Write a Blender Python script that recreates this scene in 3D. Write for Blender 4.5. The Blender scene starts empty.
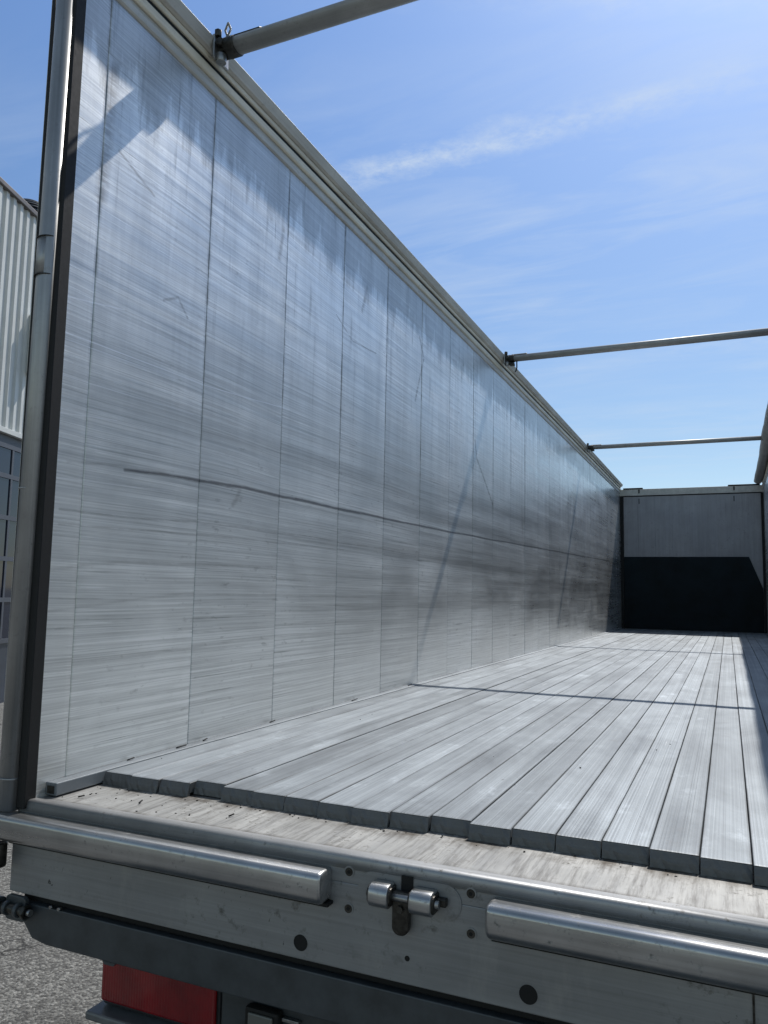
import bpy, math, random
from mathutils import Vector, Matrix
random.seed(7)
R_ = math.radians
scene = bpy.context.scene
col = scene.collection

# ------------------------------------------------------------------ camera
cam_loc = Vector((1.8533, -1.4736, 0.5743))
yaw, pitch, roll = 0.4163, 0.1040, 0.0195
fwd = Vector((-math.sin(yaw)*math.cos(pitch), math.cos(yaw)*math.cos(pitch), math.sin(pitch)))
rgt = Vector((math.cos(yaw), math.sin(yaw), 0)); upv = rgt.cross(fwd)
r2 = rgt*math.cos(roll) + upv*math.sin(roll)
u2 = -rgt*math.sin(roll) + upv*math.cos(roll)
cam = bpy.data.cameras.new('camera'); camo = bpy.data.objects.new('camera', cam); col.objects.link(camo)
m = Matrix((r2, u2, -fwd)).transposed().to_4x4(); m.translation = cam_loc
camo.matrix_world = m
cam.sensor_fit = 'HORIZONTAL'; cam.sensor_width = 36; cam.lens = 777.6/768*36
cam.clip_start = .02; cam.clip_end = 2000
scene.camera = camo

# ------------------------------------------------------------------ node helpers
class NT:
    def __init__(s, tree): s.t = tree; s.n = tree.nodes; s.l = tree.links
    def __call__(s, typ, props=None, **ins):
        n = s.n.new(typ)
        for k, v in (props or {}).items(): setattr(n, k, v)
        for k, v in ins.items():
            key = int(k[1:]) if k[0] == 'i' and k[1:].isdigit() else k.replace('_', ' ')
            s.put(n.inputs[key], v)
        return n
    def put(s, sock, v):
        if isinstance(v, bpy.types.NodeSocket): s.l.new(v, sock)
        elif isinstance(v, bpy.types.Node): s.l.new(v.outputs[0], sock)
        else: sock.default_value = v
    def math(s, op, a, b=0.0, clamp=False):
        return s('ShaderNodeMath', dict(operation=op, use_clamp=clamp), i0=a, i1=b).outputs[0]
    def vm(s, op, a, b=(0, 0, 0)):
        n = s('ShaderNodeVectorMath', dict(operation=op), i0=a, i1=b)
        return n.outputs['Value'] if op in ('DOT_PRODUCT', 'LENGTH', 'DISTANCE') else n.outputs[0]
    def scale(s, v, sc): return s('ShaderNodeMapping', i0=v, Scale=sc).outputs[0]
    def noise(s, v, sc=(1, 1, 1), detail=4, rough=.55, scale=1.0, dist=0.0):
        return s('ShaderNodeTexNoise', Vector=s.scale(v, sc), Scale=scale, Detail=detail, Roughness=rough, Distortion=dist).outputs[0]
    def mr(s, v, a, b, c=0.0, d=1.0): return s('ShaderNodeMapRange', i0=v, i1=a, i2=b, i3=c, i4=d).outputs[0]
    def mix(s, f, a, b, mode='MIX'):
        n = s.n.new('ShaderNodeMix'); n.data_type = 'RGBA'; n.blend_type = mode
        s.put(n.inputs[0], f); s.put(n.inputs[6], a); s.put(n.inputs[7], b)
        return n.outputs[2]
def g3(v, b=0.0): return (v, v, v*(1+b), 1)

def stroke_group():
    if 'stroke' in bpy.data.node_groups: return bpy.data.node_groups['stroke']
    gr = bpy.data.node_groups.new('stroke', 'ShaderNodeTree')
    for nm, ty in (('P', 'NodeSocketVector'), ('A', 'NodeSocketVector'), ('B', 'NodeSocketVector'), ('W', 'NodeSocketFloat')):
        gr.interface.new_socket(nm, in_out='INPUT', socket_type=ty)
    gr.interface.new_socket('Mask', in_out='OUTPUT', socket_type='NodeSocketFloat')
    T = NT(gr); gi = gr.nodes.new('NodeGroupInput'); go = gr.nodes.new('NodeGroupOutput')
    ap = T.vm('SUBTRACT', gi.outputs[0], gi.outputs[1]); ab = T.vm('SUBTRACT', gi.outputs[2], gi.outputs[1])
    h = T.math('DIVIDE', T.vm('DOT_PRODUCT', ap, ab), T.vm('DOT_PRODUCT', ab, ab), True)
    sc = gr.nodes.new('ShaderNodeVectorMath'); sc.operation = 'SCALE'; T.put(sc.inputs[0], ab); T.put(sc.inputs['Scale'], h)
    d = T.vm('LENGTH', T.vm('SUBTRACT', ap, sc.outputs[0]))
    w = T.math('SUBTRACT', 1.0, T.math('DIVIDE', d, gi.outputs[3]), True)
    T.put(go.inputs[0], w)
    return gr

def material(name):
    mt = bpy.data.materials.new(name); mt.use_nodes = True
    T = NT(mt.node_tree); b = T.n['Principled BSDF']
    return mt, T, b
def objco(T, rand=False):
    tc = T('ShaderNodeTexCoord').outputs['Object']
    if rand:
        r = T('ShaderNodeObjectInfo').outputs['Random']
        off = T('ShaderNodeCombineXYZ', i0=T.math('MULTIPLY', r, 3.7), i1=T.math('MULTIPLY', r, 31.0), i2=0.0).outputs[0]
        return tc, T.vm('ADD', tc, off), r
    return tc, tc, None
def bump(T, b, h, strength=.3, dist=.002, normal=None):
    n = T('ShaderNodeBump', Strength=strength, Distance=dist, Height=h)
    if normal: T.put(n.inputs['Normal'], normal)
    T.put(b.inputs['Normal'], n.outputs[0]); return n.outputs[0]

# ------------------------------------------------------------------ world and sun
sd = Vector((.122, .77, 1.0)).normalized()          # towards the sun
w = bpy.data.worlds.new('World'); scene.world = w; w.use_nodes = True
T = NT(w.node_tree); bg = T.n['Background']
sky = T('ShaderNodeTexSky', dict(sky_type='NISHITA', sun_disc=False, sun_elevation=math.asin(sd.z), sun_rotation=math.atan2(sd.x, sd.y),
        altitude=200, air_density=1.0, dust_density=.6, ozone_density=2.2))
gen = T('ShaderNodeTexCoord').outputs['Generated']
dz = T('ShaderNodeSeparateXYZ', i0=gen).outputs
# wisps of cirrus projected on a plane high above
inv = T.math('DIVIDE', 1.0, T.math('MAXIMUM', dz[2], .05))
pl = T('ShaderNodeVectorMath', dict(operation='SCALE'), i0=gen); T.put(pl.inputs['Scale'], inv); pl = pl.outputs[0]
wr = T('ShaderNodeMapping', i0=pl, Rotation=(0, 0, R_(12)), Scale=(1.1, 3.4, 1)).outputs[0]
n1 = T.noise(wr, detail=7, rough=.62, scale=1.3, dist=.6)
n2 = T.noise(pl, (.8, .8, 1), detail=3, scale=1.0)
cir = T.math('MULTIPLY', T.mr(n1, .42, .78), T.mr(n2, .35, .65))
# old contrails: bands along straight lines of that plane
def trail(p, q, wd, fade0, fade1):
    a = Vector(p); c = Vector(q); d = (c-a).normalized(); nrm = Vector((-d.y, d.x, 0))
    wob = T.math('MULTIPLY', T.math('SUBTRACT', T.noise(pl, (3, 3, 3), detail=6, rough=.65, scale=2.5), .5), wd*1.9)
    dist = T.math('ABSOLUTE', T.math('ADD', T.math('SUBTRACT', T.vm('DOT_PRODUCT', pl, nrm), nrm.dot(a)), wob))
    al = T.math('SUBTRACT', T.vm('DOT_PRODUCT', pl, d), d.dot(a)); Lg = (c-a).length
    along = T.math('MULTIPLY', T.mr(al, -fade0, fade0), T.mr(al, Lg+fade1, Lg*.55, 0, 1))
    rag = T.mr(T.noise(pl, (1, 1, 1), detail=6, rough=.7, scale=14), .3, .62)
    return T.math('MULTIPLY', T.math('MULTIPLY', T.mr(dist, wd, wd*.15), along), rag)
def pt(d): return (d[0]/d[2], d[1]/d[2], 1)
t1 = trail(pt((-.43, .766, .478)), pt((-.075, .843, .537)), .080, .16, .5)
t2 = trail(pt((-.26, .72, .645)), pt((.051, .80, .60)), .07, .35, .6)
t3 = trail(pt((-.13, .95, .29)), pt((.12, .95, .30)), .20, .5, 1.2)
cl = T.math('ADD', T.math('ADD', T.math('MULTIPLY', cir, .45), T.math('MULTIPLY', t1, .62)),
            T.math('ADD', T.math('MULTIPLY', t2, .42), T.math('MULTIPLY', t3, .2)), True)
elev = T.mr(dz[2], .18, .62)
tint = T.mix(elev, (.70, .745, .755, 1), (.79, .94, 1.10, 1))
# warm tint added to the unseen sky overhead and behind, to neutralise ambient light
tint = T.mix(T.math('MAXIMUM', T.mr(dz[2], .70, .92), T.mr(dz[1], .35, -.15)), tint, T.mix(T.mr(dz[1], .3, -.2), (1.68, 1.50, 1.12, 1), (1.10, 1.0, .80, 1)))
skyb = T.mix(1.0, sky.outputs[0], tint, 'MULTIPLY')
skyc = T.mix(cl, skyb, (4.5, 5.2, 6.1, 1))
T.put(bg.inputs[0], skyc); bg.inputs[1].default_value = .13
sun = bpy.data.lights.new('sun', 'SUN'); sun.energy = 3.8; sun.angle = R_(.53); sun.color = (1, .955, .89)
so = bpy.data.objects.new('sun', sun); col.objects.link(so); so.rotation_euler = (-sd).to_track_quat('-Z', 'Y').to_euler()
scene.view_settings.view_transform = 'Standard'; scene.view_settings.look = 'None'
scene.view_settings.gamma = 1; scene.view_settings.use_curve_mapping = False
scene.view_settings.exposure = 0.12
scene.render.engine = 'CYCLES'

# ------------------------------------------------------------------ mesh helpers
class MB:
    def __init__(s): s.v = []; s.f = []; s.sm = []
    def add(s, vs, fs, smooth=False):
        o = len(s.v); s.v += [tuple(v) for v in vs]; s.f += [tuple(i+o for i in f) for f in fs]; s.sm += [smooth]*len(fs); return s
    def box(s, a, b):
        x0, y0, z0 = a; x1, y1, z1 = b
        return s.add([(x0,y0,z0),(x1,y0,z0),(x1,y1,z0),(x0,y1,z0),(x0,y0,z1),(x1,y0,z1),(x1,y1,z1),(x0,y1,z1)],
                     [(3,2,1,0),(4,5,6,7),(0,1,5,4),(1,2,6,5),(2,3,7,6),(3,0,4,7)])
    def prism(s, prof, axis, a, b, smooth=False, scale_a=None):
        """profile (list of 2D) extruded along axis from a to b. x: (y,z), y: (x,z), z: (x,y)"""
        def P(q, t):
            return {'x': (t, q[0], q[1]), 'y': (q[0], t, q[1]), 'z': (q[0], q[1], t)}[axis]
        n = len(prof); vs = [P(q, a) for q in prof] + [P(q, b) for q in prof]
        ar = sum(prof[i][0]*prof[(i+1)%n][1]-prof[(i+1)%n][0]*prof[i][1] for i in range(n))
        flip = (ar > 0) ^ (axis == 'y') ^ (b < a)
        side = [(i, (i+1)%n, n+(i+1)%n, n+i) for i in range(n)]; ends = [tuple(range(n))[::-1], tuple(range(n, 2*n))]
        if not flip: side = [f[::-1] for f in side]; ends = [f[::-1] for f in ends]
        s.add(vs, side, smooth); o = len(s.v)-2*n
        s.f += [tuple(i+o for i in f) for f in ends]; s.sm += [False, False]
        return s
    def rod(s, p, q, r, n=20, rx=None, smooth=True, r1=None, caps=True):
        p = Vector(p); q = Vector(q); d = (q-p).normalized()
        a = d.cross(Vector((0, 0, 1)))
        if a.length < 1e-3: a = Vector((1, 0, 0))
        a.normalize(); c = d.cross(a).normalized(); rx = rx or r; k = (r1/r) if r1 else 1
        vs = [p + a*math.cos(2*math.pi*i/n)*r + c*math.sin(2*math.pi*i/n)*rx for i in range(n)] + \
             [q + (a*math.cos(2*math.pi*i/n)*r + c*math.sin(2*math.pi*i/n)*rx)*k for i in range(n)]
        s.add(vs, [(i, (i+1)%n, n+(i+1)%n, n+i) for i in range(n)], smooth)
        o = len(s.v)-2*n
        if caps:
            s.f += [tuple(o+i for i in range(n))[::-1], tuple(o+n+i for i in range(n))]; s.sm += [False, False]
        return s
    def build(s, name, mat, parent=None, bev=0, seg=2, label=None):
        me = bpy.data.meshes.new(name); me.from_pydata(s.v, [], s.f); me.update()
        me.polygons.foreach_set('use_smooth', s.sm)
        import bmesh
        bm = bmesh.new(); bm.from_mesh(me); bmesh.ops.recalc_face_normals(bm, faces=bm.faces); bm.to_mesh(me); bm.free()
        me.materials.append(mat)
        o = bpy.data.objects.new(name, me); col.objects.link(o)
        if parent: o.parent = parent
        if bev:
            md = o.modifiers.new('bevel', 'BEVEL'); md.width = bev; md.segments = seg; md.limit_method = 'ANGLE'; md.angle_limit = R_(35)
        if label: o['label'] = label
        return o
def empty(name, loc, label, cat, group=None):
    o = bpy.data.objects.new(name, None); col.objects.link(o); o.location = loc
    o['label'] = label; o['category'] = cat
    if group: o['group'] = group
    return o
def rounded(x0, x1, z0, z1, r, n=5, corners=(1, 1, 1, 1)):
    pts = []
    for (cx, cz, a0), on in zip(((x1-r, z0+r, -90), (x1-r, z1-r, 0), (x0+r, z1-r, 90), (x0+r, z0+r, 180)), corners):
        if on: pts += [(cx+r*math.cos(R_(a0+90*i/n)), cz+r*math.sin(R_(a0+90*i/n))) for i in range(n+1)]
        else: pts.append({-90: (x1, z0), 0: (x1, z1), 90: (x0, z1), 180: (x0, z0)}[a0])
    return pts

# ------------------------------------------------------------------ materials
def mat_wall():
    mt, T, b = material('worn_aluminium_wall')
    tc, p, _ = objco(T)
    sx = T('ShaderNodeSeparateXYZ', i0=tc).outputs; Y, Z = sx[1], sx[2]
    yz = T('ShaderNodeCombineXYZ', i0=0.0, i1=Y, i2=Z).outputs[0]
    idx = T.math('FLOOR', T.math('DIVIDE', T.math('SUBTRACT', Y, .3678), .5869))
    wn = T('ShaderNodeTexWhiteNoise', dict(noise_dimensions='1D'), W=idx).outputs['Value']
    yz0 = yz
    yz = T.vm('ADD', yz, T('ShaderNodeCombineXYZ', i0=0.0, i1=T.math('MULTIPLY', wn, 5.0), i2=0.0).outputs[0])
    warp = T.vm('ADD', yz, T('ShaderNodeCombineXYZ', i0=0.0, i1=0.0, i2=T.math('MULTIPLY', T.noise(yz, (1, .5, .8), detail=2), .05)).outputs[0])
    warp0 = T.vm('ADD', yz0, T('ShaderNodeCombineXYZ', i0=0.0, i1=0.0, i2=T.math('MULTIPLY', T.noise(yz0, (1, .5, .8), detail=2), .05)).outputs[0])
    fine = T.noise(warp, (1, .9, 150), detail=5, rough=.7)
    mid = T.noise(warp0, (1, .5, 32), detail=5, rough=.65)
    band = T.noise(yz0, (1, .16, 7), detail=4, rough=.6)
    cloud = T.noise(yz0, (1, 1.1, 1.6), detail=6, rough=.6, dist=.5)
    patch = T.noise(yz, (1, 7, 1.6), detail=5, rough=.65)
    spots = T.noise(yz, (1, 13, 34), detail=5, rough=.6)
    drip = T.noise(yz, (1, 26, 1.3), detail=4, rough=.6)
    base = T.math('MULTIPLY', T.mr(cloud, .22, .78, .70, .98), T.mr(wn, 0, 1, .96, 1.06))
    up = T.mr(Z, .9, 1.7)
    base = T.math('MULTIPLY', base, T.mr(T.math('MULTIPLY', up, T.mr(T.noise(yz, (1, 11, .9), detail=5, rough=.65), .60, .36)), 0, 1, 1.02, .86))
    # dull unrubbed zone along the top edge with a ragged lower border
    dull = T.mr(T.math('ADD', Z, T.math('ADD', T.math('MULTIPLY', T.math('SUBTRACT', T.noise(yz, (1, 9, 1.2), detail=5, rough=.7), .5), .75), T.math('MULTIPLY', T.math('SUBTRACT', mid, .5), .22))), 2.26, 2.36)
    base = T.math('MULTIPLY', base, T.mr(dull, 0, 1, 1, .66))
    base = T.math('MULTIPLY', base, T.mr(fine, .30, .70, .70, 1.24))
    base = T.math('MULTIPLY', base, T.mr(mid, .3, .7, .84, 1.12))
    # dirty rubbing bands between knee and chest height
    midz = T.math('MULTIPLY', T.mr(Z, .25, .6), T.mr(Z, 1.75, 1.2))
    farw = T.mr(Y, .3, 4.5, .25, 1.0)
    bd = T.math('MULTIPLY', T.math('MULTIPLY', midz, farw), T.mr(T.math('ADD', T.math('MULTIPLY', band, .6), T.math('MULTIPLY', mid, .4)), .42, .60))
    base = T.math('MULTIPLY', base, T.mr(bd, 0, 1, 1, .48))
    # pale worn streaks running down, towards the front of the load space
    vs_ = T.math('MULTIPLY', T.mr(drip, .58, .66), T.math('MULTIPLY', T.mr(Y, 3, 8), T.mr(patch, .4, .65)))
    base = T.math('ADD', base, T.math('MULTIPLY', vs_, .22))
    # dark drips from the top edge
    dk = T.math('MULTIPLY', T.math('MULTIPLY', T.mr(drip, .44, .34), T.mr(Z, 1.2, 2.3)), T.mr(patch, .45, .62))
    base = T.math('MULTIPLY', base, T.mr(dk, 0, 1, 1, .5))
    sp = T.math('MULTIPLY', T.mr(spots, .60, .74), T.mr(cloud, .44, .58))
    base = T.math('MULTIPLY', base, T.mr(sp, 0, 1, 1, .66))
    # fine bright scratches, mostly near the opening
    hair = T.noise(warp, (1, 1.1, 210), detail=3, rough=.6)
    hs = T.math('MULTIPLY', T.math('MULTIPLY', T.math('SUBTRACT', T.mr(hair, .60, .68), dull, True), T.mr(patch, .40, .60)), T.mr(Y, 4.5, .3, .15, .8))
    hs_old = T.math('MULTIPLY', T.math('MULTIPLY', T.mr(hair, .60, .68), T.mr(patch, .40, .60)), T.mr(Y, 4.5, .3, .15, .8))
    base = T.math('ADD', base, T.math('MULTIPLY', hs, .40))
    hz2 = T.noise(warp0, (1, 1.6, 90), detail=4, rough=.7)
    base = T.math('MULTIPLY', base, T.mr(T.math('MULTIPLY', T.mr(hz2, .60, .70), T.mr(cloud, .40, .56)), 0, 1, 1, .55))
    fr_ = T.math('FRACT', T.math('DIVIDE', T.math('SUBTRACT', Y, .3678), .5869))
    jd = T.math('MINIMUM', fr_, T.math('SUBTRACT', 1.0, fr_))
    jn = T.noise(yz0, (1, 3, 7), detail=5, rough=.7)
    jm = T.math('MULTIPLY', T.mr(jd, .022, .002), T.math('MULTIPLY', T.mr(Z, .8, 1.7, .12, 1), T.mr(jn, .42, .6)))
    base = T.math('MULTIPLY', base, T.mr(jm, 0, 1, 1, .50))
    cf = T('ShaderNodeCombineColor', i0=T.math('MULTIPLY', base, .985), i1=base, i2=T.math('MULTIPLY', base, .985)).outputs[0]
    sg = stroke_group()
    rag = T.mr(T.noise(yz, (1, 9, 60), detail=5, rough=.7), .32, .55)
    wob = T('ShaderNodeCombineXYZ', i0=0.0, i1=0.0, i2=T.math('MULTIPLY', T.math('SUBTRACT', T.noise(yz0, (1, 1.5, 2), detail=3), .5), .015)).outputs[0]
    pw = T.vm('ADD', yz0, wob)
    def poly(pts, wd, soft=1.0):
        acc = None
        for a, c in zip(pts, pts[1:]):
            g = T.n.new('ShaderNodeGroup'); g.node_tree = sg
            T.put(g.inputs[0], pw); g.inputs[1].default_value = (0, a[0], a[1]); g.inputs[2].default_value = (0, c[0], c[1]); g.inputs[3].default_value = wd
            acc = g.outputs[0] if acc is None else T.math('MAXIMUM', acc, g.outputs[0])
        return acc
    hgt = T.math('MULTIPLY', fine, .5)
    dark = T.math('MULTIPLY', poly([(.548,.971),(.725,.984),(1.263,1.004),(2.033,1.008),(3.92,1.03),(7.44,1.10),(12.4,1.20)], .0095), T.math('MULTIPLY', T.mr(rag, 0, 1, .45, 1), T.mr(Y, .5, 1.0, .65, 1)))
    cf = T.mix(T.math('MULTIPLY', T.mr(dark, .0, .55), .80), cf, (.13, .13, .135, 1))
    for pts, wd, st, c in (
        ([(.30,.955),(.548,.985),(.80,1.0)], .010, .35, .14),
        ([(.28,.807),(.60,.812),(.97,.833),(1.74,.841),(2.97,.83)], .008, .55, .12),
        ([(.28,.761),(1.0,.786),(2.2,.80)], .006, .45, .14),
        ([(1.227,.991),(1.205,.95),(1.18,.924)], .022, .5, .16),
        ([(.23,.62),(.55,.66),(1.5,.68)], .012, .35, .16),
        ([(.25,.50),(.9,.56),(2.5,.55)], .010, .3, .18),
        ([(.24,.34),(1.2,.37),(2.6,.36)], .012, .25, .2),
        ([(3.255,2.29),(3.34,2.17),(3.19,1.84)], .016, .6, .13),
        ([(4.52,1.82),(4.58,1.68),(4.78,1.55),(5.06,1.36)], .020, .65, .13),
        ([(2.05,2.03),(2.25,1.95),(2.56,1.97)], .006, .6, .14),
        ([(.395,2.32),(.385,2.05),(.37,1.85)], .035, .6, .24),
        ([(.44,2.05),(.62,1.98)], .008, .6, .2),
        ([(1.50,2.25),(1.47,2.10)], .020, .5, .2),
        ([(.70,1.62),(.78,1.66),(.84,1.60)], .008, .5, .2),
        ([(2.42,2.32),(2.36,2.16)], .020, .5, .18),
        ([(6.1,1.45),(6.2,.9)], .02, .35, .2),
    ):
        mk = T.math('MULTIPLY', T.math('MULTIPLY', T.mr(poly(pts, wd*(.8 if pts[0][1] < 1.2 else 1)), 0, .8), rag), st*(.62 if pts[0][1] < 1.2 else 1))
        cf = T.mix(mk, cf, (c*1.06, c, c*.93, 1))
    for pts, wd, st in (([(.237,1.357),(.962,1.371),(1.608,1.418)], .0028, .7), ([(.236,1.335),(.80,1.352)], .002, .6), ([(.236,1.468),(.507,1.515)], .0028, .6),
                        ([(.23,1.22),(.9,1.24)], .0022, .5), ([(.23,.90),(.8,.93)], .0022, .4), ([(.24,1.10),(.5,1.13)], .002, .5)):
        mk = T.math('MULTIPLY', T.mr(poly(pts, wd), 0, .5), st)
        cf = T.mix(mk, cf, (.92, .93, .95, 1))
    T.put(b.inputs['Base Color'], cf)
    b.inputs['Metallic'].default_value = .70
    rg = T.math('ADD', T.mr(cloud, .3, .7, .36, .50), T.math('MULTIPLY', T.math('SUBTRACT', mid, .5), .35))
    rg = T.math('SUBTRACT', rg, T.mr(Y, 3, 12, 0, .12), True)
    T.put(b.inputs['Roughness'], rg)
    hh = T.math('ADD', hgt, T.math('MULTIPLY', T.noise(yz, (1, 2.2, .9), detail=2), 2.5))
    bump(T, b, hh, .55, .0012)
    return mt

def mat_alu(name, base=.5, rough=.38, metallic=.85, along='x', dirt=.5, blotch=3.0, rand=False, tint=(0.985, 1, 1.02)):
    mt, T, b = material(name)
    tc, p, r = objco(T, rand)
    st = {'x': (1.5, 120, 120), 'y': (120, 1.2, 120), 'z': (120, 120, 1.5)}[along]
    st2 = {'x': (.8, 22, 22), 'y': (22, .6, 22), 'z': (22, 22, .8)}[along]
    fine = T.noise(p, st, detail=4, rough=.7); mid = T.noise(p, st2, detail=5, rough=.65)
    cl = T.noise(p, (1, 1, 1), detail=6, rough=.62, scale=blotch)
    sp = T.noise(p, (1, 1, 1), detail=6, rough=.7, scale=blotch*9)
    v = T.math('MULTIPLY', T.mr(fine, .25, .75, .86, 1.12), T.mr(mid, .3, .7, .86, 1.12))
    v = T.math('MULTIPLY', v, T.mr(cl, .3, .7, base*.85, base*1.12))
    if rand: v = T.math('MULTIPLY', v, T.mr(r, 0, 1, .88, 1.08))
    cf = T('ShaderNodeCombineColor', i0=T.math('MULTIPLY', v, tint[0]), i1=T.math('MULTIPLY', v, tint[1]), i2=T.math('MULTIPLY', v, tint[2])).outputs[0]
    dm = T.math('MULTIPLY', T.math('MULTIPLY', T.mr(sp, .56, .70), T.mr(cl, .42, .6)), dirt)
    cf = T.mix(dm, cf, (.085, .075, .062, 1))
    T.put(b.inputs['Base Color'], cf)
    T.put(b.inputs['Metallic'], T.mr(dm, 0, 1, metallic, .2))
    T.put(b.inputs['Roughness'], T.math('ADD', T.mr(mid, .3, .7, rough-.06, rough+.1), T.math('MULTIPLY', dm, .3)))
    bump(T, b, T.math('ADD', fine, T.math('MULTIPLY', cl, 2.0)), .35, .0008)
    return mt

def mat_plank():
    mt, T, b = material('ribbed_aluminium_plank')
    tc, p, r = objco(T, True)
    sx = T('ShaderNodeSeparateXYZ', i0=tc).outputs; X = sx[0]; Y = sx[1]
    rib = T.math('SINE', T.math('MULTIPLY', X, 2*math.pi/.0085))
    lines = T.noise(p, (210, .22, 1), detail=4, rough=.75)
    wide = T.noise(p, (36, .18, 1), detail=4, rough=.6)
    cl = T.noise(p, (2.6, 1.1, 1), detail=7, rough=.65, dist=.5)
    chat = T.noise(p, (9, 4.5, 1), detail=6, rough=.7)
    v = T.math('MULTIPLY', T.mr(lines, .3, .7, .70, 1.22), T.mr(wide, .3, .7, .76, 1.18))
    v = T.math('MULTIPLY', v, T.mr(cl, .32, .68, .19, .36))
    v = T.math('MULTIPLY', v, T.mr(r, 0, 1, .88, 1.08))
    v = T.math('MULTIPLY', v, T.mr(rib, -1, -.3, .93, 1.0))
    pale = T.math('MULTIPLY', T.mr(chat, .56, .68), T.mr(cl, .46, .62))
    v = T.math('ADD', v, T.math('MULTIPLY', pale, .14))
    cf = T('ShaderNodeCombineColor', i0=T.math('MULTIPLY', v, .90), i1=v, i2=T.math('MULTIPLY', v, 1.10)).outputs[0]
    sp = T.noise(p, (40, 16, 1), detail=4, rough=.6)
    cf = T.mix(T.math('MULTIPLY', T.mr(sp, .69, .76), .65), cf, (.07, .065, .06, 1))
    rub = T.math('MULTIPLY', T.mr(chat, .42, .34), T.mr(cl, .5, .38))
    cf = T.mix(T.math('MULTIPLY', rub, .35), cf, (.16, .16, .165, 1))
    ax = T.math('ABSOLUTE', X); gd = T.math('MULTIPLY', T.mr(ax, .0475, .0525), T.mr(T.noise(p, (6, 2.2, 1), detail=5), .40, .62))
    cf = T.mix(T.math('MULTIPLY', gd, .7), cf, (.06, .057, .052, 1))
    wear = T.noise(tc, (3.1, .8, 1), detail=7, rough=.72, dist=.8)
    gou = T.math('MULTIPLY', T.mr(T.noise(p, (90, 2.4, 1), detail=3, dist=.4), .66, .72), T.mr(wear, .5, .65))
    cf = T.mix(T.math('MULTIPLY', gou, .8), cf, (.62, .64, .67, 1))
    T.put(b.inputs['Base Color'], cf)
    b.inputs['Metallic'].default_value = .42
    T.put(b.inputs['Roughness'], T.math('ADD', T.mr(cl, .3, .7, .54, .64), T.math('MULTIPLY', T.math('SUBTRACT', wide, .5), .3)))
    bump(T, b, T.math('ADD', T.math('MULTIPLY', rib, .12), T.math('ADD', T.math('MULTIPLY', lines, 1.2), T.math('MULTIPLY', cl, 1.5))), .4, .0010)
    return mt

def mat_plain(name, c, rough=.6, metallic=0.0, var=.25, scale=20, bs=.2, bd=.001, spec=None):
    mt, T, b = material(name); tc, p, _ = objco(T)
    n = T.noise(p, (1, 1, 1), detail=6, rough=.65, scale=scale); n2 = T.noise(p, (1, 1, 1), detail=4, scale=scale*.12)
    k = T.math('MULTIPLY', T.mr(n, .3, .7, 1-var, 1+var), T.mr(n2, .3, .7, 1-var*.6, 1+var*.6))
    vm = T('ShaderNodeVectorMath', dict(operation='SCALE'), i0=tuple(c[:3])); T.put(vm.inputs['Scale'], k)
    T.put(b.inputs['Base Color'], vm.outputs[0]); T.put(b.inputs['Roughness'], T.mr(n, .3, .7, rough-.07, rough+.07)); b.inputs['Metallic'].default_value = metallic
    bump(T, b, n, bs, bd)
    return mt

M = {}
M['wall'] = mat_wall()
M['plank'] = mat_plank()
M['plate'] = mat_alu('scraped_end_plate', .34, .55, .4, 'y', 1.0, 7.0, tint=(.995, 1, .985))
M['rear'] = mat_alu('dull_grey_rear_plate', .27, .48, .4, 'x', .8, 3.0)
def add_chips(mt):
    T = NT(mt.node_tree); b = T.n['Principled BSDF']; old = b.inputs['Base Color'].links[0].from_socket
    tc = T('ShaderNodeTexCoord').outputs['Object']
    n = T.noise(tc, (70, 70, 38), detail=3, rough=.6, dist=.8); m_ = T.noise(tc, (3.2, 3, 5), detail=3)
    k = T.math('MULTIPLY', T.mr(n, .68, .71), T.mr(m_, .50, .58))
    c = T.mix(T.math('MULTIPLY', k, .85), old, (.02, .02, .02, 1))
    n3 = T.noise(tc, (9, 9, 3), detail=6, rough=.7); c = T.mix(T.math('MULTIPLY', T.mr(n3, .56, .70), .30), c, (.40, .39, .37, 1))
    T.put(b.inputs['Base Color'], c)
add_chips(M['rear'])
def stain_plate(mt):
    T = NT(mt.node_tree); b = T.n['Principled BSDF']; old = b.inputs['Base Color'].links[0].from_socket
    tc = T('ShaderNodeTexCoord').outputs['Object']; sp = T('ShaderNodeSeparateXYZ', i0=tc).outputs
    st = T.noise(tc, (60, 5, 1), detail=5, rough=.7); bl = T.noise(tc, (9, 9, 1), detail=6, rough=.7)
    c = T.mix(T.math('MULTIPLY', T.mr(st, .54, .32), .75), old, (.10, .095, .088, 1))
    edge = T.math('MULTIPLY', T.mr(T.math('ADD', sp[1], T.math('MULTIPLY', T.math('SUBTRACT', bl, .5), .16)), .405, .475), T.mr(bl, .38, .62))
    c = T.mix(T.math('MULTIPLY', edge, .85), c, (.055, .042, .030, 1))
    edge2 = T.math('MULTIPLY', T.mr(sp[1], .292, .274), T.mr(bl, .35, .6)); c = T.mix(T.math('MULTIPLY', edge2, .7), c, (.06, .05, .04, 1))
    T.put(b.inputs['Base Color'], c)
stain_plate(M['plate'])
M['bar'] = mat_alu('polished_rub_bar', .44, .30, .92, 'x', .8, 6.0)
M['post'] = mat_alu('aluminium_post', .40, .45, .7, 'z', .4, 5.0)
M['lip'] = mat_alu('worn_sill_lip', .38, .46, .6, 'x', .8, 7.0)
M['rail'] = mat_alu('dull_rail', .56, .6, .2, 'y', .3, 3.0, tint=(1.03, 1, .93))
M['bead'] = mat_alu('cream_bead', .68, .55, .0, 'y', .3, 3.0, tint=(1.10, 1, .80))
M['pole'] = mat_alu('weathered_pole', .40, .5, .35, 'x', .35, 8.0, tint=(1.02, 1, .96))
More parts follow.
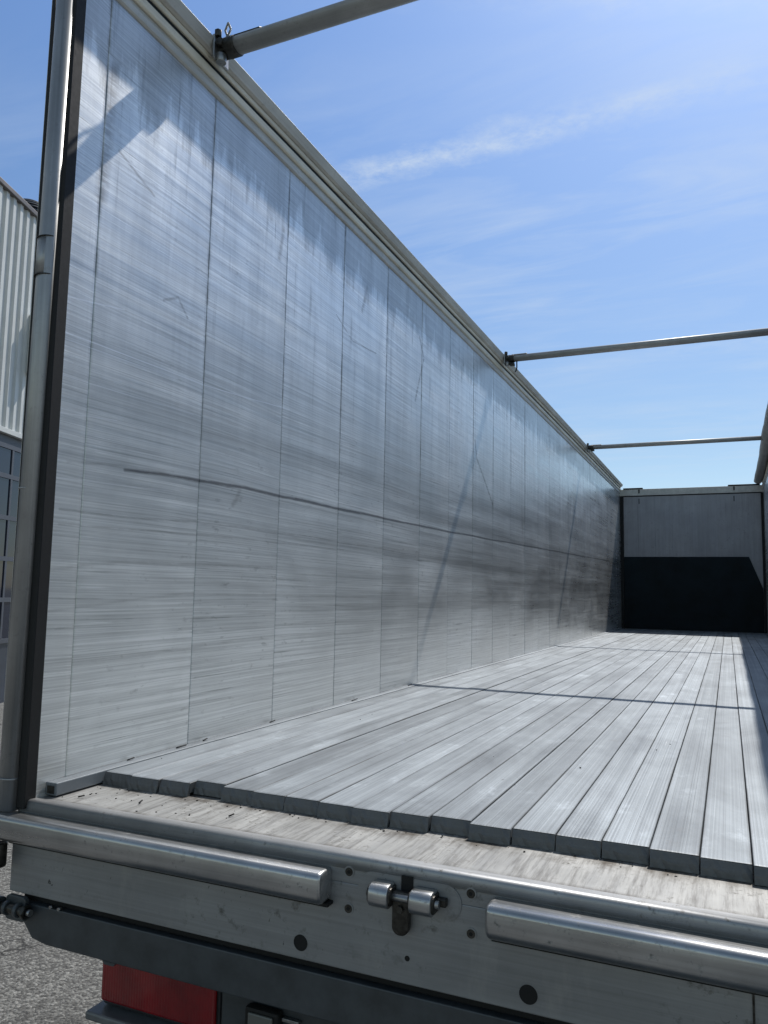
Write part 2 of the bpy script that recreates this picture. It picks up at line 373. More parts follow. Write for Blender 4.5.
M['front'] = mat_alu('grey_front_panel', .36, .55, .45, 'z', .4, 2.5, tint=(.98, .98, 1.04))
M['end'] = mat_alu('dark_plank_end', .14, .55, .45, 'x', .6, 24.0)
M['rubber'] = mat_plain('black_rubber', (.006, .006, .0065), .7, 0, .4, 60)
M['sheet'] = mat_plain('black_sheet', (.010, .016, .020), .6, 0, .4, 3)
M['sheet'].node_tree.nodes['Principled BSDF'].inputs['Specular IOR Level'].default_value = .15
M['lower'] = mat_plain('dark_painted_steel', (.055, .062, .068), .42, .2, .25, 14)
M['black'] = mat_plain('soot_black', (.006, .006, .006), .8, 0, .2, 30)
M['iron'] = mat_plain('greasy_iron', (.055, .052, .048), .45, .8, .5, 70, .4)
M['zinc'] = mat_plain('zinc_steel', (.30, .30, .30), .38, .9, .35, 60, .3)
M['galv'] = mat_plain('dull_galvanised', (.17, .175, .18), .5, .3, .3, 12)
M['chassis'] = mat_plain('chassis_paint', (.04, .042, .046), .5, .1, .3, 9)
M['tarp'] = mat_plain('grey_tarpaulin', (.34, .33, .31), .6, 0, .2, 7, .5, .01)
M['clad'] = mat_plain('pale_cladding', (.58, .59, .57), .5, 0, .06, 3, .1)
M['trim'] = mat_plain('brown_grey_trim', (.13, .115, .11), .5, .1, .15, 4)
M['frame'] = mat_plain('grey_window_frame', (.075, .082, .10), .5, .1, .15, 5)
M['panel'] = mat_plain('dark_door_panel', (.045, .055, .075), .4, .1, .15, 2)
def glass_dark():
    mt, T, b = material('dark_window_glass'); b.inputs['Base Color'].default_value = (.012, .018, .035, 1); b.inputs['Roughness'].default_value = .06
    tc, p, _ = objco(T); bump(T, b, T.noise(p, (1, 1, 1), scale=1.5, detail=1), .1, .004); return mt
M['glass'] = glass_dark()
def red_lens():
    mt, T, b = material('red_lens'); tc, p, _ = objco(T)
    rib = T.math('SINE', T.math('MULTIPLY', T('ShaderNodeSeparateXYZ', i0=tc).outputs[0], 700.0))
    n = T.noise(p, (1, 1, 1), scale=9, detail=4)
    T.put(b.inputs['Base Color'], T.mix(T.mr(n, .3, .7), (.26, .007, .010, 1), (.13, .005, .007, 1)))
    b.inputs['Roughness'].default_value = .25; b.inputs['Coat Weight'].default_value = .4
    bump(T, b, rib, .25, .001); return mt
M['red'] = red_lens()
def lamp_glass():
    mt, T, b = material('lamp_glass'); b.inputs['Base Color'].default_value = (.14, .14, .13, 1); b.inputs['Roughness'].default_value = .2
    tc, p, _ = objco(T); bump(T, b, T.noise(p, (1, 1, 1), scale=160, detail=2), .5, .001); return mt
M['lampglass'] = lamp_glass()
def asphalt():
    mt, T, b = material('asphalt'); tc, p, _ = objco(T)
    vo = T('ShaderNodeTexVoronoi', Vector=tc, Scale=70.0); n = T.noise(p, (1, 1, 1), scale=60, detail=6, rough=.7)
    big = T.noise(p, (1, 1, 1), scale=.7, detail=5)
    hs = T('ShaderNodeSeparateXYZ', i0=vo.outputs['Color']).outputs[0]
    stone = T.mr(hs, .0, 1.0, .07, .34)
    v = T.math('MULTIPLY', T.mix(T.mr(n, .42, .58), (.062, .061, .060, 1), T('ShaderNodeCombineColor', i0=stone, i1=stone, i2=T.math('MULTIPLY', stone, .96)).outputs[0]), 1.0)
    cfv = T.mix(T.mr(n, .40, .56), (.060, .059, .058, 1), T('ShaderNodeCombineColor', i0=stone, i1=stone, i2=T.math('MULTIPLY', stone, .95)).outputs[0])
    cfv = T.mix(T.mr(big, .3, .7, 0, .35), cfv, (.085, .083, .08, 1))
    oil = T.noise(p, (1, 1, 1), scale=1.7, detail=6, rough=.7)
    cfv = T.mix(T.math('MULTIPLY', T.mr(oil, .58, .66), .6), cfv, (.035, .034, .033, 1))
    ck = T('ShaderNodeTexVoronoi', dict(feature='DISTANCE_TO_EDGE'), Vector=T.vm('ADD', tc, T('ShaderNodeTexNoise', Vector=tc, Scale=3.0, Detail=5.0).outputs['Color']), Scale=.35).outputs[0]
    cfv = T.mix(T.math('MULTIPLY', T.mr(ck, .006, .002), .8), cfv, (.02, .02, .02, 1))
    T.put(b.inputs['Base Color'], cfv); b.inputs['Roughness'].default_value = .85
    h = T.math('SUBTRACT', n, T.math('MULTIPLY', vo.outputs['Distance'], 1.2))
    bump(T, b, h, .8, .008); return mt
M['asphalt'] = asphalt()

# ------------------------------------------------------------------ setting
GZ = -1.22
g = MB().add([(-600, -600, GZ), (600, -600, GZ), (600, 600, GZ), (-600, 600, GZ)], [(0, 1, 2, 3)]).build('ground', M['asphalt'])
g['kind'] = 'structure'

# ------------------------------------------------------------------ trailer
W, L, H = 2.48, 13.956, 2.571
ZB = GZ + .95
tr = empty('trailer', (0, 0, 0), 'open topped silver aluminium trailer with scratched walls and ribbed floor, seen from its open rear', 'trailer')

# side walls: upright hollow planks, a thin joint between neighbours
def side_wall(x_in, sgn, label):
    mb = MB(); y = .3678; ys = [.228]; prnd = random.Random(4)
    k = 0
    while .3678 + k*.5869 < L - .15: ys.append(.3678 + k*.5869); k += 1
    ys.append(L)
    for a, c in zip(ys, ys[1:]):
        g_ = .0009
        x0, x1 = sorted((x_in, x_in - sgn*.026))
        # rounded shoulders beside each joint
        e = .003
        jit = prnd.uniform(-.0012, .0004); til = prnd.uniform(-.0012, .0012); cr_ = prnd.uniform(.0002, .0016)
        def fx(t): return jit + til*(t-.5) - cr_*(2*t-1)**2
        ts = [i/8 for i in range(9)]
        xi = x_in
        prof = [(xi - sgn*.026, a+g_), (xi - sgn*.0032, a+g_)] + [(xi + sgn*(fx(t) - (.0 if 0 < t < 1 else .0004)), a+g_+e+(c-a-2*g_-2*e)*t) for t in ts] + [(xi - sgn*.0032, c-g_), (xi - sgn*.026, c-g_)]
        mb.prism(prof, 'z', -.10, H-.004)
    x0, x1 = sorted((x_in - sgn*.0045, x_in - sgn*.042))
    mb.box((x0, .236, -.13), (x1, L, H+.04))
    return mb.build('side_wall', M['wall'], tr, label=label)
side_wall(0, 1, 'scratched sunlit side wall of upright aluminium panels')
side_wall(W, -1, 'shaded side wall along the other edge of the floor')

# top rails (profile in x,z; mirrored for the other side)
def rail(sx, x_off):
    def mp(pr): return [(x_off + sx*a, z) for a, z in pr]
    body = MB().prism(mp([(-.055, 2.560), (.004, 2.563), (.010, 2.568), (.012, 2.590), (.006, 2.598), (.006, 2.606), (.004, 2.700),
                          (.022, 2.702), (.034, 2.704), (.054, 2.741), (.044, 2.752), (-.040, 2.775), (-.060, 2.765)]), 'y', .20, L+.02)
    ro = body.build('top_rail', M['rail'], tr, bev=.002)
    MB().prism(mp([(.003, 2.612), (.014, 2.610), (.020, 2.616), (.020, 2.646), (.014, 2.652), (.003, 2.652)]), 'y', .199, L-.02).build('bead', M['bead'], ro, bev=.003)
    MB().prism(mp([(.003, 2.676), (.012, 2.674), (.018, 2.680), (.017, 2.696), (.010, 2.702), (.003, 2.700)]), 'y', .199, L-.02).build('bead', M['bead'], ro, bev=.003)
    MB().prism(mp([(.003, 2.653), (.007, 2.653), (.007, 2.673), (.003, 2.673)]), 'y', .20, L-.03).build('slot', M['black'], ro)
    return ro
rail(1, 0); rail(-1, W)

# moving floor planks
P0, PW = .0467, .1084
ends = [.484,.477,.487,.515,.499,.493,.492,.488,.479,.490,.506,.487,.498,.496,.498,.487,.484,.472,.480,.49,.485,.492]
def plank_mesh():
    mb = MB(); h = PW/2 - .0012
    prof = [(-h, -.030), (h, -.030), (h, -.0015), (h-.0015, 0), (-h+.0015, 0), (-h, -.0015)]
    vs = []
    for y, dz in ((0.0, 0), (.006, 0), (13.4, 0)):
        for x, z in prof:
            yy = y if not (y == 0.0 and z > -.01) else .0015
            vs.append((x, yy, z - (.0016 if y == 0.0 and z > -.01 else 0)))
    n = 6
    fs = [(i, (i+1) % n, n+(i+1) % n, n+i) for i in range(n)] + [(n+i, n+(i+1) % n, 2*n+(i+1) % n, 2*n+i) for i in range(n)] + [tuple(range(2*n, 3*n))]
    mb.add(vs, fs); return mb
pk = plank_mesh().build('floor_plank', M['plank'], tr)
pk.data.materials.append(M['end'])
pk.location = (P0+PW/2, ends[0], 0)
# torn dark end cap on each plank
def end_mesh():
    mb = MB(); h = PW/2 - .0016; n = 9; rnd = random.Random(3)
    top = [(-h + 2*h*i/n, .0012 - .0012*rnd.random(), -.0022 - .0010*rnd.random()) for i in range(n+1)]
    mid = [(-h + 2*h*i/n, -.004 - .005*rnd.random(), -.018 - .006*rnd.random()) for i in range(n+1)]
    bot = [(-h + 2*h*i/n, -.007 - .005*rnd.random(), -.0385) for i in range(n+1)]
    back = [(-h + 2*h*i/n, .0038, -.0385) for i in range(n+1)]
    vs = top+mid+bot+back; k = n+1
    fs = []
    for r in range(3):
        fs += [(r*k+i, r*k+i+1, (r+1)*k+i+1, (r+1)*k+i) for i in range(n)]
    fs += [(3*k+i, 3*k+i+1, i+1, i) for i in range(n)]
    fs += [(0, k, 2*k, 3*k), (n, 3*k+n, 2*k+n, k+n)]
    mb.add(vs, fs); return mb
ec = end_mesh().build('end_cap', M['end'], pk)
rnd = random.Random(11)
for i in range(1, 22):
    o = pk.copy(); col.objects.link(o); o.location = (P0+PW*(i+.5), ends[i], rnd.uniform(-.0012, .0012))
    if i == 3: o.location.z = .003
    c = ec.copy(); col.objects.link(c); c.parent = o
MB().box((.001, .290, -.034), (P0-.002, L-.01, .003)).build('edge_strip', M['plank'], tr, bev=.003)
MB().box((P0+22*PW+.002, .290, -.034), (W-.001, L-.01, .003)).build('edge_strip', M['plank'], tr, bev=.003)

MB().box((.010, .288, -.028), (P0-.010, .2902, -.006)).build('strip_opening', M['iron'], tr)

# flat end plate under the plank ends, and rolled sill lip
MB().box((.004, .274, -.050), (W-.004, .9, -.0385)).build('end_plate', M['plate'], tr)
MB().box((.004, .9, -.075), (W-.004, L-.02, -.044)).build('floor_bed', M['black'], tr)
lip = [(.270, -.066), (.270, -.037)] + [(.240 + .012*math.cos(R_(a)), -.0475 + .012*math.sin(R_(a))) for a in range(90, 181, 15)] + [(.226, -.066)]
MB().box((-.03, .2285, -.0975), (W+.03, .27, -.0665)).build('sill_web', M['rear'], tr)
MB().prism([(y, z) for y, z in lip], 'x', -.030, W+.03, smooth=True).build('sill_lip', M['lip'], tr)

# rear plate with its slot and holes cut by small proud dark discs set into collars
PY = .228
rp = MB()
rp.box((-.047, PY, -.291), (W+.047, .275, -.098))
rear = rp.build('rear_plate', M['rear'], tr, bev=.003)
def disc(x, z, r, y, mat, name, parent, n=28, depth=.004):
    return MB().rod((x, y, z), (x, y-depth, z), r, n, smooth=True).build(name, mat, parent)
for x, z, r in ((.907, -.253, .0185), (1.452, -.253, .0195), (1.179, -.235, .006)):
    disc(x, z, r+.002, PY+.001, M['rear'], 'hole_rim', rear, depth=.0015)
    disc(x, z, r, PY+.001, M['black'], 'hole', rear, depth=.0022)
for x, z in ((1.031, -.118+.046), (1.031, -.154), (1.326, -.072), (1.327, -.155)):
    s_ = disc(x, z, .0125, PY+.001, M['rear'], 'screw', rear, depth=.003)
    disc(x, z, .0095, PY-.0018, M['iron'], 'socket_ring', s_, depth=.0012)
    disc(x, z, .0045, PY-.0028, M['black'], 'socket', s_, n=6, depth=.0010)
# vertical weld seam towards the right end
MB().box((1.877, PY-.002, -.289), (1.881, PY+.004, -.160)).build('weld_seam', M['iron'], rear)
# rub bars
def rub_bar(x0, x1):
    pr = [(PY+.006, -.069), (.186, -.067)]
    pr += [(.1805+.016*math.cos(R_(a)), -.0835+.016*math.sin(R_(a))) for a in range(85, 176, 15)]
    pr += [(.1645, -.105)] + [(.191+.026*math.cos(R_(a)), -.115+.026*math.sin(R_(a))) for a in range(185, 266, 10)] + [(PY+.006, -.1410)]
    mb = MB().prism(pr, 'x', x0, x1)
    for i_ in range(len(mb.sm)-2): mb.sm[i_] = True
    o = mb.build('rub_bar', M['bar'], tr)
    md = o.modifiers.new('bevel', 'BEVEL'); md.width = .010; md.segments = 3; md.limit_method = 'ANGLE'; md.angle_limit = R_(60)
    return o
rub_bar(-.16, .986); rub_bar(1.374, W+.16)
MB().box((-.03, .2, -.150), (.99, .236, -.1425)).build('bar_backing', M['black'], tr)
MB().box((1.38, .2, -.150), (W+.03, .236, -.1425)).build('bar_backing', M['black'], tr)

# latch in the middle of the rear plate
lt = MB()
rec = [(1.18+.5*(.125-.038)*0 + (.087 if abs(a) < 90 else -.087) + .038*math.cos(R_(a)), -.100+.038*math.sin(R_(a))) for a in
       [-90+.01]+list(range(-80, 90, 10))+[89.9]+[90.1]+list(range(100, 270, 10))+[269.9]]
lt.prism(rec, 'y', PY-.0025, PY+.001)
latch = lt.build('latch', M['rear'], tr)
MB().prism([(x*.975+1.18*.025, (z+.1)*.92-.1) for x, z in rec], 'y', PY-.0031, PY).build('recess', M['rear'], latch)
MB().box((1.164, PY-.006, -.128), (1.192, PY-.003, -.058)).build('slot', M['black'], latch)
def knuckle(x0, x1):
    pr = rounded(PY-.052, PY-.004, -.124, -.074, .020, 7, (0, 0, 1, 1))
    k_ = MB().prism(pr, 'x', x0, x1, smooth=True).build('knuckle', M['bar'], latch, bev=.004)
    MB().prism(rounded(PY-.045, PY-.003, -.118, -.080, .012, 4, (0, 0, 1, 1)), 'x', x0-.004, x1+.004).build('bushing', M['iron'], k_, bev=.002)
knuckle(1.100, 1.148); knuckle(1.198, 1.250)
MB().rod((1.09, PY-.026, -.099), (1.262, PY-.026, -.099), .0085, 16).build('pin', M['zinc'], latch)
tg = MB().prism(rounded(1.150, 1.190, -.180, -.088, .018, 6, (1, 0, 0, 1)), 'y', PY-.026, PY-.008)
hook = tg.build('hook', M['iron'], latch, bev=.003)
MB().rod((1.171, PY-.034, -.122), (1.171, PY-.024, -.122), .008, 6).build('bolt', M['iron'], hook)
MB().box((1.246, PY-.020, -.106), (1.275, PY-.004, -.088)).build('stop', M['iron'], latch, bev=.003)

# lower plate, hanging below a dark gap
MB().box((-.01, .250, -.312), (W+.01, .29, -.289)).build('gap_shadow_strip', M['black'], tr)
lp = MB().prism([(-.010, -.315), (W+.01, -.315), (W+.01, -.350), (W-.075, -.414), (.10, -.414), (.045, -.405), (-.005, -.350)], 'y', PY+.004, .262)
low = lp.build('lower_plate', M['lower'], tr, bev=.003)
MB().prism([(.30, -.4155), (.345, -.4155), (.338, -.424), (.307, -.424)], 'y', .236, .255).build('tab', M['lower'], low)
for x in (.115, .145): MB().rod((x, .224, -.309), (x, .236, -.309), .0045, 10).build('rivet', M['zinc'], low)
# hinge with bolt on the plate's upper corner
hg = MB().rod((-.052, .205, -.326), (.052, .205, -.326), .013, 20)
hinge = hg.build('hinge', M['iron'], tr, bev=.002)
MB().rod((-.064, .205, -.326), (-.050, .205, -.326), .025, 24).build('washer', M['lower'], hinge, bev=.002)
MB().rod((.040, .205, -.326), (.052, .205, -.326), .020, 6).build('nut', M['iron'], hinge, bev=.002)
MB().rod((.052, .205, -.326), (.066, .205, -.326), .009, 12).build('bolt_end', M['zinc'], hinge)
MB().prism(rounded(-.040, .035, -.360, -.294, .012, 4), 'y', .212, .226).build('hinge_plate', M['lower'], hinge, bev=.002)
for x in (-.030, .012): MB().rod((x, .205, -.326), (x+.012, .205, -.326), .019, 20).build('collar', M['lower'], hinge, bev=.002)

# tail lamp behind the lower plate
tl = MB().box((.200, .355, -.600), (.600, .42, -.43)).build('tail_light', M['chassis'], tr, bev=.01)
MB().box((.206, .338, -.582), (.594, .354, -.436)).build('lens', M['red'], tl, bev=.008, seg=3)
sb = MB().box((.180, .31, -.626), (W-.180, .40, -.603)).build('under_bar', M['galv'], tr, bev=.006)
MB().box((.25, .33, -.80), (W-.24, .42, -.634)).build('under_bar_beam', M['black'], tr, bev=.01)
MB().box((.61, .345, -.602), (1.9, .40, -.43)).build('light_panel', M['lower'], tr, bev=.004)
pll = MB().box((.700, .315, -.535), (.800, .344, -.478)).build('plate_lamp', M['rubber'], tr, bev=.008)
MB().box((.714, .309, -.526), (.786, .316, -.488)).build('lamp_lens', M['lampglass'], pll, bev=.006)
MB().box((.802, .330, -.500), (.850, .343, -.492)).build('bracket', M['zinc'], pll, bev=.001)
# chassis and wheels so that the trailer stands on the ground
MB().box((.50, .6, -.62), (.66, L-.3, -.36)).build('chassis_beam', M['chassis'], tr, bev=.01)
MB().box((W-.66, .6, -.62), (W-.50, L-.3, -.36)).build('chassis_beam', M['chassis'], tr, bev=.01)
cm = MB()
for k in range(27): cm.box((.05, .7+k*.5, -.355), (W-.05, .76+k*.5, -.08))
cm.build('cross_members', M['chassis'], tr)
for yy in (3.2, 4.55, 5.9):
    for x in (.02, W-.02-.34):
        wh = MB().rod((x+.17, yy, GZ+.50), (x+.171, yy, GZ+.50), .08, 24).build('wheel', M['chassis'], tr)
        MB().rod((x, yy, GZ+.50), (x+.34, yy, GZ+.50), .50, 40).build('tyre', M['rubber'], wh, bev=.04, seg=3)
        MB().rod((x-.004, yy, GZ+.50), (x+.344, yy, GZ+.50), .29, 32).build('rim', M['zinc'], wh, bev=.01)
        MB().rod((x-.012, yy, GZ+.50), (x+.352, yy, GZ+.50), .11, 24).build('hub', M['chassis'], wh, bev=.01)
for x in (.5, W-.6):
    MB().box((x, L-2.6, GZ+.05), (x+.1, L-2.48, -.3)).box((x-.06, L-2.68, GZ), (x+.16, L-2.4, GZ+.05)).build('landing_leg', M['chassis'], tr, bev=.005)

# rear corner posts: rubber seal, rounded post, hinge knuckles
def corner(xo, s):
    def X(a): return xo + s*a
    def bx(mb, a, c): x0, x1 = sorted((X(a[0]), X(c[0]))); return mb.box((x0, a[1], a[2]), (x1, c[1], c[2]))
    sl = bx(MB(), (-.031, .217, -.060), (-.0005, .262, 2.60)).build('door_seal', M['rubber'], tr, bev=.004)
    pr = [(-.095, .262), (-.095, .215)] + [(-.0635+.0315*math.cos(R_(a)), .213-.0215*math.sin(R_(180-a))*1.0) for a in range(180, -1, -15)] + [(-.032, .215), (-.032, .262)]
    pr = [(X(a), c) for a, c in pr]
    po = MB().prism(pr, 'z', -.066, 2.80, smooth=True).build('corner_post', M['post'], tr)
    for z0, z1, k in ((1.530, 1.646, 1.03), (.864, .868, 1.03), (.02, .025, 1.03)):
        cx, cy = X(-.0635), .236
        pp = [(cx+(a-cx)*k, cy+(c-cy)*k) for a, c in pr]
        MB().prism(pp, 'z', z0, z1, smooth=True).build('hinge_sleeve', M['post'], po)
    for z in (1.525, 1.646):
        cx, cy = X(-.0635), .240; k = 1.09
        pp = [(cx+(a-cx)*k, cy+(c-cy)*k) for a, c in pr]
        MB().prism(pp, 'z', z, z+.003, smooth=True).build('sleeve_edge', M['iron'], po)
    for ob in [po]+list(po.children):
        for v in ob.data.vertices: v.co.x += s*.020*max(0, (v.co.z-.7)/1.8)
    bx(MB(), (-.112, .222, -.04), (-.098, .40, 2.80)).build('door_edge', M['rubber'], tr, bev=.002)
    # the door itself, swung right round and folded flat along the outside
    d = bx(MB(), (-.160, .26, -.02), (-.115, 1.42, 2.74)).build('rear_door', M['rail'], tr, bev=.006)
    # foot of the post below the rub bar
    MB().rod((X(-.055), .19, -.215), (X(-.055), .19, -.150), .022, 20).build('hinge_foot', M['iron'], tr, bev=.004)
corner(0, 1); corner(W, -1)

# front wall
fw = MB(); n = 8
for k in range(n):
    a = .022 + (W-.044)*k/n; c = .022 + (W-.044)*(k+1)/n
    fw.box((a+.0015, L-.020, -.03), (c-.0015, L+.03, 2.50))
fw.box((-.035, L-.012, -.03), (W+.035, L+.04, 2.514))
fo = fw.build('front_wall', M['front'], tr)
MB().box((-.03, L-.045, 2.515), (W+.03, L+.05, 2.640)).build('front_rail', M['rail'], fo, bev=.006)
MB().box((0.03, L-.030, 2.500), (W-.03, L+.02, 2.515)).build('rail_gap', M['black'], fo)
MB().box((.06, L-.06, 2.641), (.42, L+.03, 2.665)).build('rail_pad', M['rubber'], fo, bev=.01)
MB().box((1.9, L-.055, 2.641), (W-.05, L+.03, 2.665)).build('rail_pad', M['rubber'], fo, bev=.01)
for x in (.34, 1.99):
    MB().box((x, L-.0225, 2.36), (x+.014, L-.019, 2.46)).build('lashing_slot', M['black'], fo)
    MB().box((x, L-.054, 2.56), (x+.022, L-.044, 2.63)).build('rail_joint', M['black'], fo)
MB().box((.006, L-.06, 0), (.062, L-.024, 2.50)).build('corner_seal', M['rubber'], tr)
MB().box((W-.045, L-.06, 0), (W-.006, L-.024, 2.50)).build('corner_seal', M['rubber'], tr)
MB().prism([(.064, .005), (W-.05, .005), (W-.05, .78), (2.215, 1.348), (.064, 1.350)], 'y', L-.050, L-.026).build('protective_sheet', M['sheet'], tr, bev=.003,
    label='black lower lining of the front wall with one cut off top corner')

# rolled tarpaulin on the far rail
mb = MB(); ny, na = 120, 18; vs = []; fs = []
rnd = random.Random(2)
for j in range(ny+1):
    y = .25 + (L-.22)*j/ny
    r = .072 + .003*math.sin(y*2.1) + .002*math.sin(y*5.3+1) + rnd.uniform(-.001, .001)
    sag = .012*math.sin(y*.9+.4)
    for i in range(na):
        a = 2*math.pi*i/na; rr = r*(1+.05*math.sin(3*a+y*1.2))
        vs.append((2.402-.028*max(0, min(1, (13-y)/5))-.030*max(0, min(1, (8-y)/7))+rr*math.cos(a), y, 2.728+sag+rr*math.sin(a)*.95))
for j in range(ny):
    for i in range(na): fs.append((j*na+i, j*na+(i+1) % na, (j+1)*na+(i+1) % na, (j+1)*na+i))
fs += [tuple(range(na)), tuple(range(ny*na, (ny+1)*na))[::-1]]
mb.add(vs, fs, True).build('rolled_tarpaulin', M['tarp'], tr)

# ------------------------------------------------------------------ cross poles
def cross_pole(y, label, lever, rot=0):
    t = empty('cross_pole', (0, y, 2.715), label, 'cross pole', 'roof poles spanning the open top of the trailer')
    MB().rod((.11, 0, .0), (W-.11, 0, .0), .040, 24, rx=.030).build('tube', M['pole'], t)
    # pressed flat grip along the near top of the tube
    MB().prism([(.008, .020), (.016, .034), (-.014, .037), (-.030, .026), (-.024, .016)], 'x', .11, .25).build('spring_cover', M['iron'], t, bev=.002)
    for s, xo in ((1, 0), (-1, W)):
        def X(a): return xo + s*a
        def bx(mb, a, c): x0, x1 = sorted((X(a[0]), X(c[0]))); return mb.box((x0, a[1], a[2]), (x1, c[1], c[2]))
        cl = MB(); bx(cl, (.045, -.050, -.055), (.058, .050, .040)); c = cl.build('clamp', M['zinc'], t, bev=.004)
        for y0, y1 in ((-.028, -.014), (.014, .028)):
            j = MB(); bx(j, (.048, y0, -.026), (.108, y1+.002, .030)); j.build('jaw', M['iron'], c, bev=.004)
        MB().rod((X(.078), -.048, .004), (X(.078), .048, .004), .016, 14).build('pivot', M['iron'], c, bev=.002)
        MB().rod((X(.085), 0, .0), (X(.135), 0, .0), .045, 20, rx=.035).build('socket', M['iron'], c, bev=.004)
        MB().rod((X(.064), -.036, .030), (X(.064), -.036, .058), .015, 6).build('bolt_head', M['iron'], c, bev=.002)
        MB().rod((X(.068), -.016, -.032), (X(.068), -.016, -.066), .021, 18).build('stud', M['zinc'], c, bev=.002)
        if s == 1 and lever == 'ring':
            rg = MB(); n = 24   # diamond shaped pull ring standing on the socket
            pts = [(X(.098+.013*(1-abs(((i/6+1) % 4)-2))), -.02, .062+.030*(1-abs(((i/6+0) % 4)-2))) for i in range(n)]
            for i in range(n): rg.rod(pts[i], pts[(i+1) % n], .0045, 8)
            rg.rod((X(.098), -.02, .02), (X(.098), -.02, .034), .008, 8)
            rg.build('pull_ring', M['zinc'], c)
        if s == 1 and lever == 'hook':
            hk = MB(); P = [(X(.155), 0, -.02), (X(.157), -.01, -.05), (X(.158), -.012, -.09), (X(.152), -.012, -.115), (X(.142), -.012, -.13)]
            for a, d in zip(P, P[1:]): hk.rod(a, d, .006, 8)
            hk.build('hanging_hook', M['iron'], c)
            bb = MB(); bx(bb, (.09, -.03, -.066), (.135, .02, -.042)); bb.build('catch', M['iron'], c, bev=.004)
        if s == 1 and lever == 'catch':
            bb = MB(); bx(bb, (.10, -.03, -.055), (.15, .02, -.030)); bb.build('catch', M['iron'], c, bev=.004)
    return t
cross_pole(.8994, 'roof pole nearest the open rear, with a pointed pull ring standing at its clamp', 'ring')
cross_pole(5.277, 'middle grey roof pole with a thin hook hanging below its clamp', 'hook')
cross_pole(9.80, 'farthest and thinnest looking grey roof pole, just above the dark front wall', 'catch')

# ------------------------------------------------------------------ crumbs on the floor
cr = MB(); rnd = random.Random(9)
for i in range(90):
    q = rnd.random()
    if q < .3: x, y, z = rnd.uniform(.05, .6), rnd.uniform(.29, .47), -.0385
    elif q < .8: x, y, z = rnd.uniform(.05, 2.2), rnd.uniform(.44, .475), -.0385
    elif q < .88: x, y, z = rnd.uniform(.005, .10), rnd.uniform(.6, 3.5), .003
    else: x, y, z = rnd.uniform(.1, 2.3), rnd.uniform(.5, 2.2), .001
    s = rnd.uniform(.0008, .0026); a = rnd.uniform(0, 6.28)
    pr = [(x+s*math.cos(a+k*1.2566)*rnd.uniform(.6, 1.6), y+s*math.sin(a+k*1.2566)*rnd.uniform(.6, 1.6)) for k in range(5)]
    cr.prism(pr, 'z', z, z+s*rnd.uniform(.5, 1.2))
for (x, y, l, a) in ((.012, .62, .03, 1.4), (.022, .86, .05, 1.3), (.02, 1.02, .03, 1.8), (.015, 1.5, .04, 1.5), (.02, 2.3, .07, 1.6), (.018, 3.1, .06, 1.5), (.1, .32, .03, .4), (.3, .35, .02, 2.), (.6, .36, .02, .9)):
    z = .006 if y > .5 else -.035
    cr.rod((x, y, z), (x+l*math.cos(a)*.5, y+l*math.sin(a), z+.003), .0022, 6)
c_ = cr.build('crumbs', M['black'], None); c_['kind'] = 'stuff'; c_['label'] = 'dark crumbs and splinters scattered on the end plate and floor'; c_['category'] = 'debris'

# ------------------------------------------------------------------ industrial building
BP = Vector((-8.15, 6.60, 0)); BD = Vector((-.3435, .9391, 0)); BN = Vector((.9391, .3435, 0))
bld = empty('industrial_building', (BP.x, BP.y, GZ), 'industrial hall with pale corrugated cladding over dark glazed doors, behind the trailer wall', 'building')
bld.rotation_euler = (0, 0, math.atan2(BD.y, BD.x))          # local x runs along the wall, local y points away from the camera (into the hall)
def bz(z): return z - GZ
S0, S1 = -9.0, 26.0
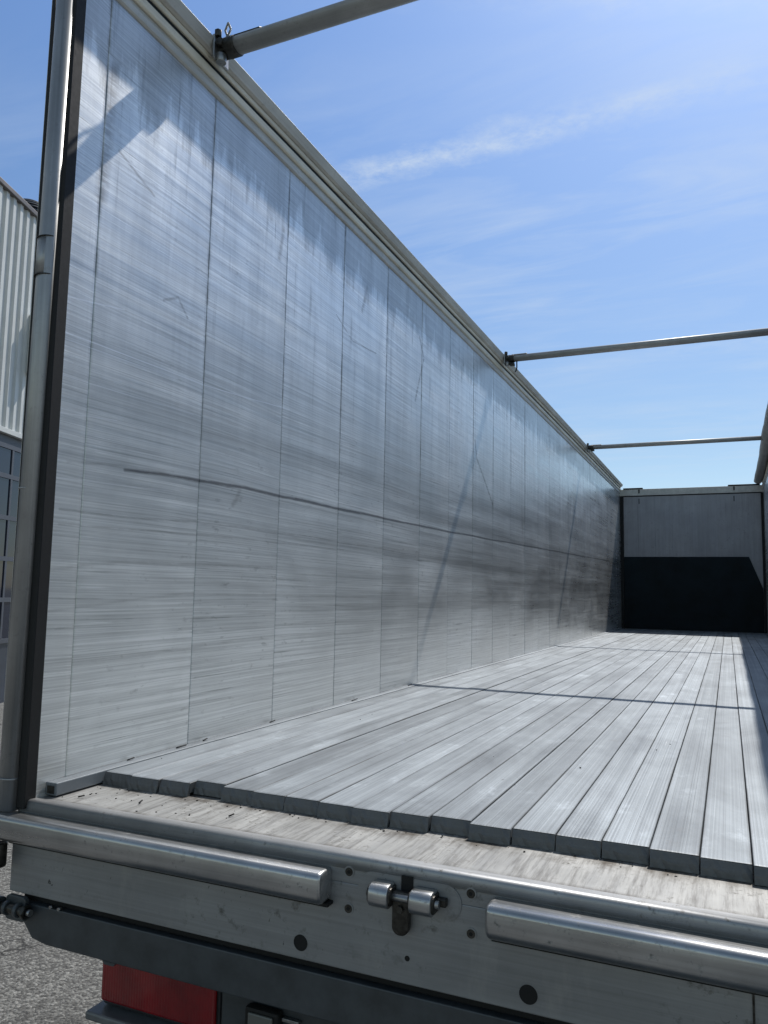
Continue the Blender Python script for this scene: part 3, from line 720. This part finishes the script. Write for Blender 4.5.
# local -y faces the camera: BN = rotate(BD,-90)
cl = MB(); pitch_ = .2; k = 0; s = S0
prof = []
while s < S1:
    prof += [(s, 0), (s+.085, 0), (s+.105, -.035), (s+.18, -.035)]; s += pitch_
vs = [(a, y, bz(2.98)) for a, y in prof] + [(a, y, bz(6.585)) for a, y in prof]; n = len(prof)
cl.add(vs, [(i, i+1, n+i+1, n+i) for i in range(n-1)])
o = cl.build('cladding', M['clad'], bld)
MB().box((S0, .02, 0), (S1, .30, bz(6.57))).box((S0, .02, 0), (S0+.3, 14, bz(6.5))).box((S1-.3, .02, 0), (S1, 14, bz(6.5))).box((S0, 13.7, 0), (S1, 14, bz(6.5))).build('wall', M['frame'], bld)
MB().box((S0-.1, -.08, bz(6.58)), (S1+.1, .35, bz(6.66))).box((S0-.1, .3, bz(6.60)), (S1+.1, 14.1, bz(6.65))).build('roof_trim', M['trim'], bld, bev=.01)
MB().box((S0, -.06, bz(2.90)), (S1, .02, bz(2.98))).build('drip_edge', M['clad'], bld, bev=.005)
# glazed sectional doors
for d0 in (-8.4, -4.2, -.05, 4.2, 8.4, 12.6, 16.8):
    dw = 3.9
    dr = MB().box((d0, .0, 0), (d0+dw, .019, bz(2.75))).build('sectional_door', M['panel'], bld)
    zb = [2.72, 2.26, 1.62, .99, .36, -.27]
    fr = MB()
    for z in zb: fr.box((d0, -.03, bz(z)-.035), (d0+dw, -.001, bz(z)+.035))
    nm = 6
    for i in range(nm+1):
        x = d0 + dw*i/nm; fr.box((x-.025, -.028, bz(-.23)), (x+.025, -.002, bz(2.72)))
    fr.build('door_frame', M['frame'], dr)
    gl = MB()
    for a, c in zip(zb, zb[1:]): gl.box((d0+.03, -.012, bz(c)+.036), (d0+dw-.03, -.0015, bz(a)-.036))
    gl.build('glazing', M['glass'], dr)
# box standing off the cladding, and a ribbed roof ventilator
wb = MB().box((.77, -.29, bz(3.98)), (.93, -.036, bz(4.95))).build('wall_box', M['clad'], bld, bev=.01)
vt = MB(); vc = (1.72, .62, bz(6.92))
for i in range(9):
    a0 = i/9*math.pi/2; a1 = (i+.55)/9*math.pi/2
    vt.rod((vc[0], vc[1], vc[2]+.36*math.sin(a0)+.08), (vc[0], vc[1], vc[2]+.36*math.sin(a1)+.08), .40*math.cos(a0)+.02, 28, r1=.385*math.cos(a0)+.01)
vt.rod((vc[0], vc[1], bz(6.60)), (vc[0], vc[1], vc[2]+.09), .34, 24)
vt.build('roof_ventilator', M['frame'], bld)
